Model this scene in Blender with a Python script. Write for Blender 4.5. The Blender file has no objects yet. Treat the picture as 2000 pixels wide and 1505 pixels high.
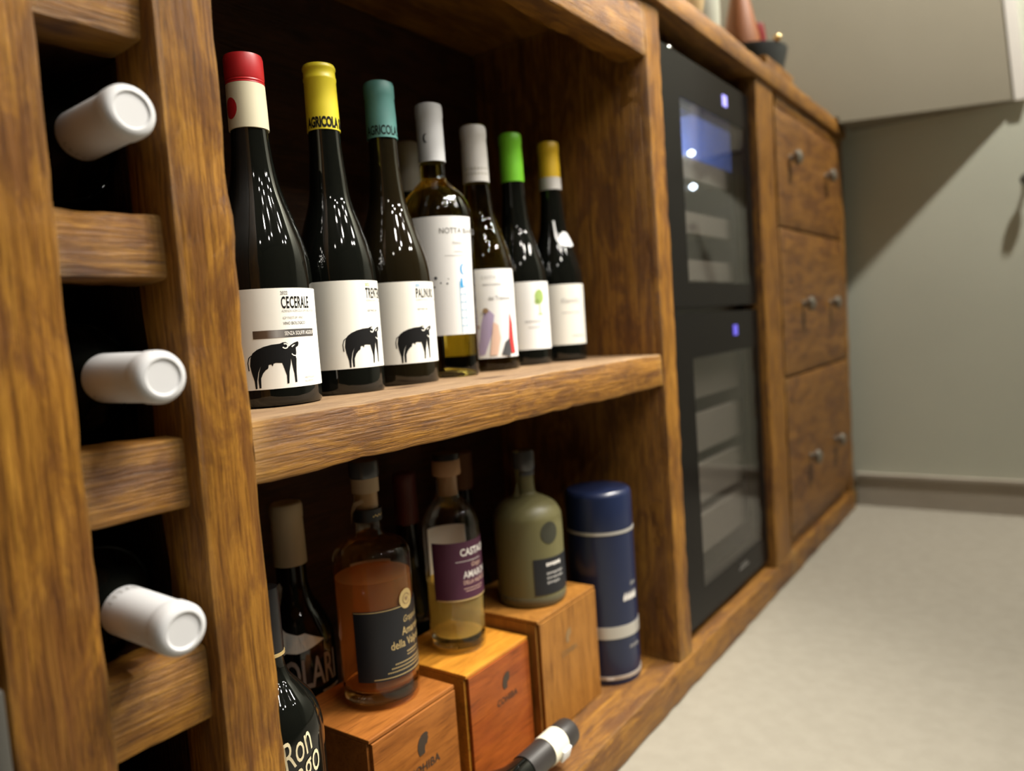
import bpy, bmesh, math, random
from mathutils import Matrix, Vector, noise

random.seed(7)
C = bpy.context.scene.collection
scene = bpy.context.scene

# ------------------------------------------------------------------ camera
cam_d = bpy.data.cameras.new('camera')
cam = bpy.data.objects.new('camera', cam_d); C.objects.link(cam)
R_ = Vector((.5756, -.8147, -.0699)); U_ = Vector((.1012, -.0138, .9948)); F_ = Vector((.8114, .5797, -.0745))
CAM = Vector((0, -.435, .5394))
m = Matrix.Identity(4)
for i in range(3):
    m[i][0] = R_[i]; m[i][1] = U_[i]; m[i][2] = -F_[i]; m[i][3] = CAM[i]
cam.matrix_world = m
cam_d.sensor_width = 36; cam_d.lens = 26.735; cam_d.clip_start = .02
cam_d.dof.use_dof = True; cam_d.dof.focus_distance = .61; cam_d.dof.aperture_fstop = 3.5
scene.camera = cam
# ------------------------------------------------------------------ world, exposure, lights
w = bpy.data.worlds.new('world'); scene.world = w; w.use_nodes = True
w.node_tree.nodes['Background'].inputs[0].default_value = (1, .93, .82, 1)
w.node_tree.nodes['Background'].inputs[1].default_value = .015
vs = scene.view_settings
vs.view_transform = 'Standard'; vs.look = 'None'; vs.gamma = 1; vs.use_curve_mapping = False
vs.exposure = 0.0
scene.cycles.transparent_max_bounces = 16

LAMP = (1, .945, .855)
def point_light(name, loc, power, col=(1, .90, .74), rad=.03):
    l = bpy.data.lights.new(name, 'POINT'); l.energy = power; l.color = col; l.shadow_soft_size = rad
    o = bpy.data.objects.new(name, l); o.location = loc; C.objects.link(o); return o
def spot_light(name, loc, target, power, angle, col=(1, .90, .74), rad=.03, blend=.6):
    l = bpy.data.lights.new(name, 'SPOT'); l.energy = power; l.color = col; l.shadow_soft_size = rad
    l.spot_size = math.radians(angle); l.spot_blend = blend
    o = bpy.data.objects.new(name, l); o.location = loc; C.objects.link(o)
    o.rotation_euler = (Vector(target) - Vector(loc)).to_track_quat('-Z', 'Y').to_euler(); return o
# a chandelier of small bulbs in the room behind the viewer, and a ceiling spot near the end wall
for (cx, cy, cz, n, q, pw) in ((1.10, -.98, 2.15, 5, .16, 36), (1.10, -1.02, 2.22, 7, .48, 30), (.25, -1.55, 2.10, 5, .30, 11), (1.75, -1.75, 2.10, 5, .34, 12)):
    for k in range(n):                       # clusters of small downlights in the room, all turned to the shelves
        a = 2 * math.pi * (k + .3) / n
        lo = Vector((cx + q * math.cos(a), cy + q * math.sin(a), cz + .04 * (k % 3)))
        spot_light('shelf_spot', lo, (.50, .10, .58), pw, 60, LAMP, rad=.036, blend=1.0)
spot_light('end_wall_spot', (1.86, -.80, 2.33), (1.98, -.35, .4), 250, 95, LAMP, rad=.025, blend=.4)
point_light('left_room_lamp', (-.60, -1.30, 1.85), 3.5, LAMP, rad=.04)

# ------------------------------------------------------------------ object helpers
def link(name, me, mat=None, parent=None):
    o = bpy.data.objects.new(name, me); C.objects.link(o)
    if mat is not None:
        for mm in (mat if isinstance(mat, (list, tuple)) else [mat]): me.materials.append(mm)
    if parent is not None: o.parent = parent
    return o
def from_bm(name, bm, mat=None, parent=None, smooth=True):
    me = bpy.data.meshes.new(name)
    bmesh.ops.recalc_face_normals(bm, faces=bm.faces)
    bm.to_mesh(me); bm.free()
    if smooth:
        me.shade_smooth()
        try: me.set_sharp_from_angle(angle=math.radians(38))
        except Exception: pass
    return link(name, me, mat, parent)
def thing(name, label, cat, loc=(0, 0, 0), rz=0, group=None):
    o = bpy.data.objects.new(name, None); C.objects.link(o); o.empty_display_size = .02
    o.location = loc; o.rotation_euler = (0, 0, rz)
    o['label'] = label; o['category'] = cat
    if group: o['group'] = group
    return o
def tag(o, label, cat, group=None):
    o['label'] = label; o['category'] = cat
    if group: o['group'] = group
    return o
def struct(o):
    o['kind'] = 'structure'; return o

# ------------------------------------------------------------------ materials
def new_mat(name):
    mt = bpy.data.materials.new(name); mt.use_nodes = True
    nt = mt.node_tree; b = nt.nodes['Principled BSDF']; return mt, nt, b
def plain(name, col, rough=.5, metal=0, spec=.5, coat=0, emit=None, es=0):
    mt, nt, b = new_mat(name)
    b.inputs['Base Color'].default_value = (*col, 1); b.inputs['Roughness'].default_value = rough
    b.inputs['Metallic'].default_value = metal; b.inputs['Specular IOR Level'].default_value = spec
    b.inputs['Coat Weight'].default_value = coat
    if emit: b.inputs['Emission Color'].default_value = (*emit, 1); b.inputs['Emission Strength'].default_value = es
    return mt
def mottled(name, c1, c2, scale, rough=.8, bump=.0, bscale=200, spec=.3):
    mt, nt, b = new_mat(name); N = nt.nodes; L = nt.links
    tc = N.new('ShaderNodeTexCoord')
    n = N.new('ShaderNodeTexNoise'); n.inputs['Scale'].default_value = scale; n.inputs['Detail'].default_value = 5
    L.new(tc.outputs['Object'], n.inputs['Vector'])
    r = N.new('ShaderNodeValToRGB'); r.color_ramp.elements[0].position = .35; r.color_ramp.elements[1].position = .65
    r.color_ramp.elements[0].color = (*c1, 1); r.color_ramp.elements[1].color = (*c2, 1)
    L.new(n.outputs[0], r.inputs[0]); L.new(r.outputs[0], b.inputs['Base Color'])
    b.inputs['Roughness'].default_value = rough; b.inputs['Specular IOR Level'].default_value = spec
    if bump:
        n2 = N.new('ShaderNodeTexNoise'); n2.inputs['Scale'].default_value = bscale; n2.inputs['Detail'].default_value = 3
        L.new(tc.outputs['Object'], n2.inputs['Vector'])
        bp = N.new('ShaderNodeBump'); bp.inputs['Strength'].default_value = bump; bp.inputs['Distance'].default_value = .002
        L.new(n2.outputs[0], bp.inputs['Height']); L.new(bp.outputs[0], b.inputs['Normal'])
    return mt
def wood(name, axis, light, mid, dark, stain, rough=.42, grain=1.0, bump=.6, stain_amt=.62, knots=.8, wear=.9):
    """reclaimed timber: streaky grain along `axis` (object space), stains, pits"""
    mt, nt, b = new_mat(name); N = nt.nodes; L = nt.links
    tc = N.new('ShaderNodeTexCoord'); oi = N.new('ShaderNodeObjectInfo')
    add = N.new('ShaderNodeVectorMath'); add.operation = 'ADD'
    mul = N.new('ShaderNodeMath'); mul.operation = 'MULTIPLY'; mul.inputs[1].default_value = 37.0
    L.new(oi.outputs['Random'], mul.inputs[0])
    L.new(tc.outputs['Object'], add.inputs[0]); L.new(mul.outputs[0], add.inputs[1])
    def mapped(along, across):
        mp = N.new('ShaderNodeMapping')
        s = [across] * 3; s['xyz'.index(axis)] = along
        mp.inputs['Scale'].default_value = s
        L.new(add.outputs[0], mp.inputs['Vector']); return mp
    def nz(along, across, detail=6, rough_=.6, dist=0.0):
        mp = mapped(along, across); n = N.new('ShaderNodeTexNoise')
        n.inputs['Scale'].default_value = 1; n.inputs['Detail'].default_value = detail
        n.inputs['Roughness'].default_value = rough_; n.inputs['Distortion'].default_value = dist
        L.new(mp.outputs[0], n.inputs['Vector']); return n
    streak = nz(10 * grain, 300 * grain, 7, .76, .6)
    fine = nz(22 * grain, 520 * grain, 3, .6)
    blotch = nz(11, 34, 7, .66, .8)
    blot2 = nz(14, 60, 7, .7, .6)
    r1 = N.new('ShaderNodeValToRGB'); e = r1.color_ramp.elements
    e[0].position = .30; e[0].color = (*dark, 1); e[1].position = .68; e[1].color = (*light, 1)
    k = e.new(.47); k.color = (*mid, 1)
    L.new(streak.outputs[0], r1.inputs[0])
    # stains
    rs = N.new('ShaderNodeValToRGB'); rs.color_ramp.elements[0].position = .48; rs.color_ramp.elements[1].position = .58
    rs.color_ramp.elements[0].color = (0, 0, 0, 1); rs.color_ramp.elements[1].color = (1, 1, 1, 1)
    L.new(blotch.outputs[0], rs.inputs[0])
    ms = N.new('ShaderNodeMath'); ms.operation = 'MULTIPLY'; ms.inputs[1].default_value = stain_amt
    L.new(rs.outputs[0], ms.inputs[0])
    mx = N.new('ShaderNodeMixRGB'); mx.blend_type = 'MIX'; mx.inputs[2].default_value = (*stain, 1)
    L.new(ms.outputs[0], mx.inputs[0]); L.new(r1.outputs[0], mx.inputs[1])
    # fine dark pits and lines
    rp = N.new('ShaderNodeValToRGB'); rp.color_ramp.elements[0].position = .30; rp.color_ramp.elements[1].position = .44
    rp.color_ramp.elements[0].color = (.38, .32, .28, 1); rp.color_ramp.elements[1].color = (1, 1, 1, 1)
    L.new(fine.outputs[0], rp.inputs[0])
    m2 = N.new('ShaderNodeMixRGB'); m2.blend_type = 'MULTIPLY'; m2.inputs[0].default_value = .8
    L.new(mx.outputs[0], m2.inputs[1]); L.new(rp.outputs[0], m2.inputs[2])
    rb = N.new('ShaderNodeValToRGB'); rb.color_ramp.elements[0].position = .32; rb.color_ramp.elements[1].position = .6
    rb.color_ramp.elements[0].color = (.55, .5, .45, 1); rb.color_ramp.elements[1].color = (1.0, 1.0, 1.0, 1)
    L.new(blot2.outputs[0], rb.inputs[0])
    m3 = N.new('ShaderNodeMixRGB'); m3.blend_type = 'MULTIPLY'; m3.inputs[0].default_value = .8
    L.new(m2.outputs[0], m3.inputs[1]); L.new(rb.outputs[0], m3.inputs[2])
    # knots
    kv = N.new('ShaderNodeTexVoronoi'); kv.inputs['Scale'].default_value = 1; L.new(mapped(5.5, 13).outputs[0], kv.inputs['Vector'])
    kr = N.new('ShaderNodeValToRGB'); kr.color_ramp.elements[0].position = .05; kr.color_ramp.elements[1].position = .17
    kr.color_ramp.elements[0].color = (.28, .2, .15, 1); kr.color_ramp.elements[1].color = (1, 1, 1, 1)
    L.new(kv.outputs['Distance'], kr.inputs[0])
    m4 = N.new('ShaderNodeMixRGB'); m4.blend_type = 'MULTIPLY'; m4.inputs[0].default_value = knots
    L.new(m3.outputs[0], m4.inputs[1]); L.new(kr.outputs[0], m4.inputs[2])
    # rubbed, paler arrises
    ge = N.new('ShaderNodeNewGeometry'); er = N.new('ShaderNodeValToRGB')
    er.color_ramp.elements[0].position = .53; er.color_ramp.elements[1].position = .62
    er.color_ramp.elements[0].color = (0, 0, 0, 1); er.color_ramp.elements[1].color = (1, 1, 1, 1)
    L.new(ge.outputs['Pointiness'], er.inputs[0])
    em = N.new('ShaderNodeMath'); em.operation = 'MULTIPLY'; L.new(er.outputs[0], em.inputs[0]); L.new(blotch.outputs[0], em.inputs[1])
    e2 = N.new('ShaderNodeMath'); e2.operation = 'MULTIPLY'; e2.inputs[1].default_value = wear; L.new(em.outputs[0], e2.inputs[0])
    m5 = N.new('ShaderNodeMixRGB'); m5.inputs[2].default_value = (.50, .30, .085, 1)
    L.new(e2.outputs[0], m5.inputs[0]); L.new(m4.outputs[0], m5.inputs[1])
    L.new(m5.outputs[0], b.inputs['Base Color'])
    b.inputs['Roughness'].default_value = rough; b.inputs['Specular IOR Level'].default_value = .35
    ad = N.new('ShaderNodeMath'); ad.operation = 'ADD'
    L.new(streak.outputs[0], ad.inputs[0]); L.new(fine.outputs[0], ad.inputs[1])
    bp = N.new('ShaderNodeBump'); bp.inputs['Strength'].default_value = bump; bp.inputs['Distance'].default_value = .0025
    L.new(ad.outputs[0], bp.inputs['Height']); L.new(bp.outputs[0], b.inputs['Normal'])
    return mt
WL, WM, WD, WS = (.44, .215, .030), (.25, .106, .014), (.058, .021, .005), (.105, .037, .011)
WOOD = {a: wood('timber_' + a, a, WL, WM, WD, WS) for a in 'xyz'}
DARKWOOD = {a: wood('stained_shaded_timber_' + a, a, (.10, .04, .014), (.07, .028, .010), (.03, .012, .006), (.03, .012, .006), stain_amt=.6, wear=0) for a in 'xyz'}  # dark stain, deepened further to put interior shade into the colour
DRAWER_WOOD = wood('dark_drawer_front', 'x', (.34, .160, .030), (.22, .095, .018), (.07, .027, .008), (.10, .036, .013), stain_amt=.7)  # drawer fronts, darker than the main timber
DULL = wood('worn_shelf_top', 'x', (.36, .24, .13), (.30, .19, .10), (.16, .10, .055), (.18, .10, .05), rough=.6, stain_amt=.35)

def glass_thin(name, tint, ior=1.45, rough=.0, dark=0.0):
    mt, nt, b = new_mat(name); N = nt.nodes; L = nt.links
    N.remove(b)
    tr = N.new('ShaderNodeBsdfTransparent'); tr.inputs[0].default_value = (*tint, 1)
    gl = N.new('ShaderNodeBsdfGlossy'); gl.inputs['Roughness'].default_value = rough; gl.inputs[0].default_value = (1, 1, 1, 1)
    fr = N.new('ShaderNodeFresnel'); ge = N.new('ShaderNodeNewGeometry')       # same reflectance from either side of the wall of the glass
    mr = N.new('ShaderNodeMapRange'); mr.inputs[3].default_value = ior; mr.inputs[4].default_value = 1 / ior
    L.new(ge.outputs['Backfacing'], mr.inputs[0]); L.new(mr.outputs[0], fr.inputs[0])
    mx = N.new('ShaderNodeMixShader')
    L.new(fr.outputs[0], mx.inputs[0]); L.new(tr.outputs[0], mx.inputs[1]); L.new(gl.outputs[0], mx.inputs[2])
    L.new(mx.outputs[0], N['Material Output'].inputs[0]); return mt
def liquid(name, col, ior=1.36, rough=0.0):
    mt, nt, b = new_mat(name)
    b.inputs['Base Color'].default_value = (*col, 1); b.inputs['Transmission Weight'].default_value = 1
    b.inputs['IOR'].default_value = ior; b.inputs['Roughness'].default_value = rough
    return mt

def spirit(name, tint, scat, amt):
    mt, nt, b = new_mat(name); N = nt.nodes; L = nt.links; N.remove(b)
    tr = N.new('ShaderNodeBsdfTransparent'); tr.inputs[0].default_value = (*tint, 1)
    df = N.new('ShaderNodeBsdfTranslucent'); df.inputs[0].default_value = (*scat, 1)
    d2 = N.new('ShaderNodeBsdfDiffuse'); d2.inputs[0].default_value = (*scat, 1)
    m0 = N.new('ShaderNodeMixShader'); m0.inputs[0].default_value = .5
    L.new(df.outputs[0], m0.inputs[1]); L.new(d2.outputs[0], m0.inputs[2])
    m1 = N.new('ShaderNodeMixShader'); m1.inputs[0].default_value = amt
    L.new(tr.outputs[0], m1.inputs[1]); L.new(m0.outputs[0], m1.inputs[2])
    L.new(m1.outputs[0], N['Material Output'].inputs[0]); return mt
M = dict(
    black_glass=plain('black_bottle_glass', (.004, .0045, .0035), .04, spec=.6),
    olive_glass=plain('dark_olive_glass', (.009, .0065, .0028), .04, spec=.6),
    white_wine=liquid('white_wine_glass', (.46, .36, .065), 1.42),
    paper=plain('label_paper', (.86, .84, .76), .55, spec=.3),
    paper_white=plain('white_label_paper', (.80, .79, .77), .55, spec=.3),
    ink=plain('black_ink', (.006, .006, .006), .7, spec=.15),
    grey_ink=plain('grey_ink', (.17, .165, .155), .6),
    pale_ink=plain('pale_grey_ink', (.36, .35, .33), .6),
    white_cap=plain('white_foil', (.56, .56, .565), .5, spec=.3),
    red=plain('red_foil', (.42, .012, .015), .4),
    cream=plain('cream_foil', (.62, .57, .40), .5),
    yellow=plain('yellow_foil', (.72, .60, .03), .38),
    teal=plain('teal_foil', (.10, .27, .25), .45),
    green=plain('lime_foil', (.20, .62, .03), .4),
    amber_yellow=plain('amber_foil', (.62, .40, .02), .4),
    grey_foil=plain('pale_grey_foil', (.50, .48, .45), .45),
    dim_foil=plain('dusty_foil', (.34, .32, .27), .5),
    blue_ink=plain('blue_ink', (.02, .30, .62), .5),
    lilac_ink=plain('lilac_ink', (.42, .34, .50), .5),
    peach_ink=plain('peach_ink', (.76, .52, .40), .5),
    red_ink=plain('red_ink', (.55, .04, .04), .5),
    charcoal_ink=plain('charcoal_ink', (.06, .06, .065), .5),
    leaf_ink=plain('leaf_green_ink', (.30, .42, .12), .5),
    brown_ink=plain('brown_ink', (.30, .19, .10), .5),
    silver_band=None,
    clear=glass_thin('clear_glass', (.93, .94, .93)),
    clear_base=liquid('thick_glass_base', (.93, .93, .88), 1.45),
    amber_glass=glass_thin('amber_tinted_glass', (.93, .85, .74)),
    amber=spirit('amber_spirit', (.90, .64, .34), (.85, .45, .17), .30),
    gold=spirit('pale_gold_spirit', (1.0, .92, .62), (1.0, .78, .28), .30),
    black_label=plain('black_label', (.010, .011, .014), .45),
    gold_ink=plain('gold_ink', (.62, .46, .20), .4, metal=.3),
    purple=plain('purple_label', (.075, .018, .045), .5),
    white_ink=plain('white_ink', (.82, .78, .72), .5),
    cork=plain('cork', (.34, .19, .09), .75),
    cork_pale=plain('pale_cork', (.42, .32, .20), .7),
    dark_plastic=plain('dark_stopper', (.012, .012, .013), .3),
    grey_glass_stop=plain('smoky_stopper', (.055, .058, .062), .2),
    frosted=plain('frosted_olive_glass', (.135, .122, .052), .42, spec=.4),
    frosted_clear=plain('frosted_clear_glass', (.10, .09, .05), .25, spec=.5),
    olive_dark=plain('dark_olive_ink', (.035, .035, .022), .5),
    tin=plain('navy_tin', (.010, .017, .050), .32, spec=.5, coat=.2),
    tin_silver=plain('brushed_silver', (.60, .58, .53), .35, metal=.55),
    cigar1=wood('cigar_box_tan', 'x', (.36, .128, .022), (.325, .112, .020), (.27, .092, .017), (.30, .10, .018), rough=.45, bump=.05, stain_amt=.2, knots=0, wear=0),
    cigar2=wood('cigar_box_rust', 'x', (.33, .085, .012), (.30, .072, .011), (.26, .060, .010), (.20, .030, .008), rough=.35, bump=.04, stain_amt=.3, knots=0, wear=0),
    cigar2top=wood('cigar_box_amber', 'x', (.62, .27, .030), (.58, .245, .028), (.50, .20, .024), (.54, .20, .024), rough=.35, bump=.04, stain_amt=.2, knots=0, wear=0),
    cigar3=wood('cigar_box_honey', 'z', (.34, .150, .026), (.31, .132, .023), (.27, .110, .02), (.29, .12, .021), rough=.45, bump=.05, stain_amt=.2, knots=0, wear=0),
    stamp=plain('stamped_brown', (.045, .030, .018), .6),
    gap=plain('lid_gap', (.05, .015, .008), .7),
    grey_metal=plain('dull_metal', (.13, .125, .11), .4, metal=.7),
    knob=plain('pewter_knob', (.26, .24, .20), .42, metal=.8),
    chrome=plain('chrome', (.85, .85, .85), .1, metal=1),
    fridge=plain('black_enamel', (.012, .012, .012), .3),
    fridge_door=plain('black_glass_frame', (.006, .0055, .005), .18, spec=.06),
    pane=glass_thin('tinted_pane', (.80, .80, .80), 1.4),
    rack=plain('rack_beech', (.20, .178, .148), .5),
    inner=plain('fridge_liner', (.16, .16, .17), .5),
    led=plain('blue_led', (.1, .2, .9), .4, emit=(.22, .38, 1.0), es=6),
    led_glint_white=plain('white_glint', (.9, .95, 1), .4, emit=(.72, .86, 1.0), es=9),  # emission stands in for LED reflections on the bottle ends
    display=plain('violet_display', (.2, .2, .7), .4, emit=(.42, .38, 1.0), es=1.3),
    display_dim=plain('violet_display_dim', (.1, .1, .4), .4, emit=(.12, .08, .75), es=.7),
    logo_grey=plain('logo_grey', (.12, .115, .11), .4),
    pale_tag=plain('pale_paper_tag', (.90, .90, .90), .4),
    torn=mottled('torn_paper', (.74, .82, .82), (.92, .92, .84), 90, .7),
    olari=plain('grey_lettering', (.26, .215, .18), .4),
    ron=plain('cream_lettering', (.70, .62, .40), .45),
    wall=mottled('sage_wall', (.50, .515, .43), (.53, .545, .455), 3, .85),
    bulk=mottled('taupe_plaster', (.215, .193, .142), (.232, .208, .155), 3, .85),
    far=plain('room_paint', (.22, .20, .16), .85),
    trim=plain('white_trim', (.80, .77, .72), .6),
    base=mottled('baseboard_paint', (.36, .32, .26), (.40, .36, .30), 6, .6),
    floor=mottled('pale_stone_floor', (.270, .247, .198), (.292, .268, .216), 45, .75, .12, 420),
    ceramic=plain('white_ceramic', (.42, .42, .34), .25),
    beige=plain('beige_glaze', (.42, .30, .15), .25),
    terracotta=plain('terracotta', (.24, .075, .014), .6),
    slate=plain('slate_bowl', (.020, .023, .022), .5),
    red_glass=plain('dark_red_glass', (.16, .008, .010), .2),
    brass=plain('brass', (.75, .55, .25), .18, metal=.9),
    leaf=plain('dark_leaf', (.05, .07, .02), .5),
)
def band_metal():
    mt, nt, b = new_mat('gradient_foil'); N = nt.nodes; L = nt.links
    tc = N.new('ShaderNodeTexCoord'); sp = N.new('ShaderNodeSeparateXYZ'); L.new(tc.outputs['Generated'], sp.inputs[0])
    r = N.new('ShaderNodeValToRGB'); e = r.color_ramp.elements
    e[0].position = 0; e[0].color = (.10, .065, .04, 1); e[1].position = 1; e[1].color = (.10, .09, .085, 1)
    for p, c in ((.22, (.13, .085, .055, 1)), (.38, (.38, .36, .34, 1)), (.6, (.09, .085, .08, 1))): k = e.new(p); k.color = c
    L.new(sp.outputs[0], r.inputs[0]); L.new(r.outputs[0], b.inputs['Base Color'])
    b.inputs['Roughness'].default_value = .35; b.inputs['Metallic'].default_value = .2; return mt
M['silver_band'] = band_metal()

# ------------------------------------------------------------------ mesh helpers
def add_box(bm, x0, x1, y0, y1, z0, z1, bev=0):
    r = bmesh.ops.create_cube(bm, size=1)
    vs_ = r['verts']
    for v in vs_:
        v.co = Vector(((x0 + x1) / 2 + v.co.x * (x1 - x0), (y0 + y1) / 2 + v.co.y * (y1 - y0), (z0 + z1) / 2 + v.co.z * (z1 - z0)))
    if bev:
        es = list({e for v in vs_ for e in v.link_edges})
        bmesh.ops.bevel(bm, geom=es, offset=bev, segments=2, affect='EDGES', profile=.5)
def box(name, x0, x1, y0, y1, z0, z1, mat, parent=None, bev=0):
    bm = bmesh.new(); cx, cy, cz = (x0 + x1) / 2, (y0 + y1) / 2, (z0 + z1) / 2
    add_box(bm, x0 - cx, x1 - cx, y0 - cy, y1 - cy, z0 - cz, z1 - cz, bev)
    o = from_bm(name, bm, mat, parent, smooth=bev > 0); o.location = (cx, cy, cz); return o
def lathe_bm(prof, seg=48, a0=0, a1=2 * math.pi, bm=None):
    """prof: list of (r, z); closed surface of revolution, poles when r == 0"""
    bm = bm or bmesh.new(); rings = []
    for r, z in prof:
        if r < 1e-7: rings.append([bm.verts.new((0, 0, z))])
        else: rings.append([bm.verts.new((r * math.sin(2 * math.pi * k / seg), -r * math.cos(2 * math.pi * k / seg), z)) for k in range(seg)])
    for A, B in zip(rings, rings[1:]):
        for k in range(seg):
            k2 = (k + 1) % seg
            if len(A) == 1 and len(B) == 1: continue
            if len(A) == 1: bm.faces.new((A[0], B[k2], B[k]))
            elif len(B) == 1: bm.faces.new((A[k], A[k2], B[0]))
            else: bm.faces.new((A[k], A[k2], B[k2], B[k]))
    return bm
def lathe(name, prof, mat, parent=None, seg=48):
    return from_bm(name, lathe_bm(prof, seg), mat, parent)
def smooth_prof(pts, n=5):
    """Catmull-Rom through (r, z) points"""
    out = []
    P = [pts[0]] + list(pts) + [pts[-1]]
    for i in range(1, len(P) - 2):
        p0, p1, p2, p3 = P[i - 1], P[i], P[i + 1], P[i + 2]
        for k in range(n):
            t = k / n
            q = []
            for a in (0, 1):
                q.append(.5 * (2 * p1[a] + (p2[a] - p0[a]) * t + (2 * p0[a] - 5 * p1[a] + 4 * p2[a] - p3[a]) * t * t + (3 * p1[a] - p0[a] - 3 * p2[a] + p3[a]) * t ** 3))
            out.append((max(q[0], 0), q[1]))
    out.append(pts[-1]); return out
def rfun(prof):
    pts = sorted([(z, r) for r, z in prof])
    def f(z):
        if z <= pts[0][0]: return pts[0][1]
        for (z0, r0), (z1, r1) in zip(pts, pts[1:]):
            if z0 <= z <= z1 and z1 > z0: return r0 + (r1 - r0) * (z - z0) / (z1 - z0)
        return pts[-1][1]
    return f
def board(name, x0, x1, y0, y1, z0, z1, axis, mat, parent=None, amp=.0016, chip=.003, cham=.004, step=.014, seed=None):
    """hand-hewn timber: chamfered section swept along `axis`, edges worn by noise"""
    ext = {'x': (x0, x1), 'y': (y0, y1), 'z': (z0, z1)}
    others = [a for a in 'xyz' if a != axis]
    L0, L1 = ext[axis]; A0, A1 = ext[others[0]]; B0, B1 = ext[others[1]]
    la, lb, lc = A1 - A0, B1 - B0, L1 - L0
    c = min(cham, la * .25, lb * .25)
    sec = []
    def side(p, q, n):
        for k in range(n): sec.append((p[0] + (q[0] - p[0]) * k / n, p[1] + (q[1] - p[1]) * k / n))
    ha, hb = la / 2, lb / 2
    na = max(2, min(8, int(la / .02))); nb = max(2, min(8, int(lb / .02)))
    k7 = .3 * c
    side((-ha + c, -hb), (ha - c, -hb), na); side((ha - c, -hb), (ha - k7, -hb + k7), 1); side((ha - k7, -hb + k7), (ha, -hb + c), 1)
    side((ha, -hb + c), (ha, hb - c), nb); side((ha, hb - c), (ha - k7, hb - k7), 1); side((ha - k7, hb - k7), (ha - c, hb), 1)
    side((ha - c, hb), (-ha + c, hb), na); side((-ha + c, hb), (-ha + k7, hb - k7), 1); side((-ha + k7, hb - k7), (-ha, hb - c), 1)
    side((-ha, hb - c), (-ha, -hb + c), nb); side((-ha, -hb + c), (-ha + k7, -hb + k7), 1); side((-ha + k7, -hb + k7), (-ha + c, -hb), 1)
    n = max(3, int(lc / step)); bm = bmesh.new(); rings = []
    s = (seed if seed is not None else random.random() * 50)
    for i in range(n + 1):
        t = -lc / 2 + lc * i / n; ring = []
        for a, b_ in sec:
            ed = (abs(a) > ha - c * 1.01) and (abs(b_) > hb - c * 1.01)
            v = Vector((a * 25 + s, b_ * 25 - s, t * 14 + s * 3))
            d = noise.noise(v) * amp
            if ed:
                g = noise.noise(Vector((a * 9 + s, b_ * 9 + 3 * s, t * 38))) ; d -= max(0, g) * chip
            # pull towards / away from the axis
            q = Vector((a, b_)); nn = Vector((a / ha if abs(abs(a) - ha) < c else 0, b_ / hb if abs(abs(b_) - hb) < c else 0))
            if nn.length > 0: nn.normalize()
            q = q + nn * d
            co = [0, 0, 0]; co['xyz'.index(axis)] = t; co['xyz'.index(others[0])] = q[0]; co['xyz'.index(others[1])] = q[1]
            ring.append(bm.verts.new(co))
        rings.append(ring)
    for A, B in zip(rings, rings[1:]):
        for k in range(len(sec)): bm.faces.new((A[k], A[(k + 1) % len(sec)], B[(k + 1) % len(sec)], B[k]))
    bm.faces.new(rings[0][::-1]); bm.faces.new(rings[-1])
    o = from_bm(name, bm, mat, parent)
    o.location = ((x0 + x1) / 2, (y0 + y1) / 2, (z0 + z1) / 2)
    return o

# ---- flat print (u, v) -> wrapped on a bottle or laid on a face
def text_bm(s, height, xs=1.0, bold=0.0, shear=0.0, spacing=1.0):
    cu = bpy.data.curves.new('t', 'FONT'); cu.body = s; cu.size = 1; cu.offset = bold; cu.shear = shear
    cu.space_character = spacing; cu.resolution_u = 3; cu.fill_mode = 'FRONT'
    o = bpy.data.objects.new('t', cu); C.objects.link(o)
    dg = bpy.context.evaluated_depsgraph_get()
    me = bpy.data.meshes.new_from_object(o.evaluated_get(dg))
    bm = bmesh.new(); bm.from_mesh(me)
    bpy.data.objects.remove(o); bpy.data.curves.remove(cu); bpy.data.meshes.remove(me)
    k = height / .69
    for v in bm.verts: v.co = Vector((v.co.x * k * xs, v.co.y * k, 0))
    return bm
def poly_bm(loops):
    bm = bmesh.new()
    for lp in loops:
        vsx = [bm.verts.new((x, y, 0)) for x, y in lp]
        es = [bm.edges.new((vsx[i], vsx[(i + 1) % len(vsx)])) for i in range(len(vsx))]
        bmesh.ops.triangle_fill(bm, use_beauty=True, edges=es)
    return bm
def rect(u0, v0, u1, v1): return [(u0, v0), (u1, v0), (u1, v1), (u0, v1)]
def ell(cu, cv, ru, rv, n=20): return [(cu + ru * math.cos(2 * math.pi * k / n), cv + rv * math.sin(2 * math.pi * k / n)) for k in range(n)]
def slice_u(bm, step):
    us = [v.co.x for v in bm.verts]
    if not us: return
    u = math.floor(min(us) / step) * step + step
    while u < max(us):
        bmesh.ops.bisect_plane(bm, geom=bm.verts[:] + bm.edges[:] + bm.faces[:], plane_co=(u, 0, 0), plane_no=(1, 0, 0)); u += step
    return bm
def xform(bm, u=0, v=0, rot=0, sx=1, sy=1):
    c, s = math.cos(rot), math.sin(rot)
    for q in bm.verts:
        x, y = q.co.x * sx, q.co.y * sy
        q.co = Vector((x * c - y * s + u, x * s + y * c + v, 0))
    return bm
def wrap(name, bm, rf, th0, z0, mat, parent, off=.00052, step=.002, rref=None):
    """curve a flat print round the axis; th0 in degrees from the front, positive to the right"""
    slice_u(bm, step); t0 = math.radians(th0); rr = rref or rf(z0)
    for v in bm.verts:
        z = z0 + v.co.y; r = rf(z) + off; th = t0 + v.co.x / rr
        v.co = Vector((r * math.sin(th), -r * math.cos(th), z))
    me = bpy.data.meshes.new(name); bm.to_mesh(me); bm.free(); return link(name, me, mat, parent)
def lay(name, bm, origin, mat, parent):
    for v in bm.verts: v.co = Vector((v.co.x + origin[0], origin[1], v.co.y + origin[2]))
    me = bpy.data.meshes.new(name); bm.to_mesh(me); bm.free(); return link(name, me, mat, parent)
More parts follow.
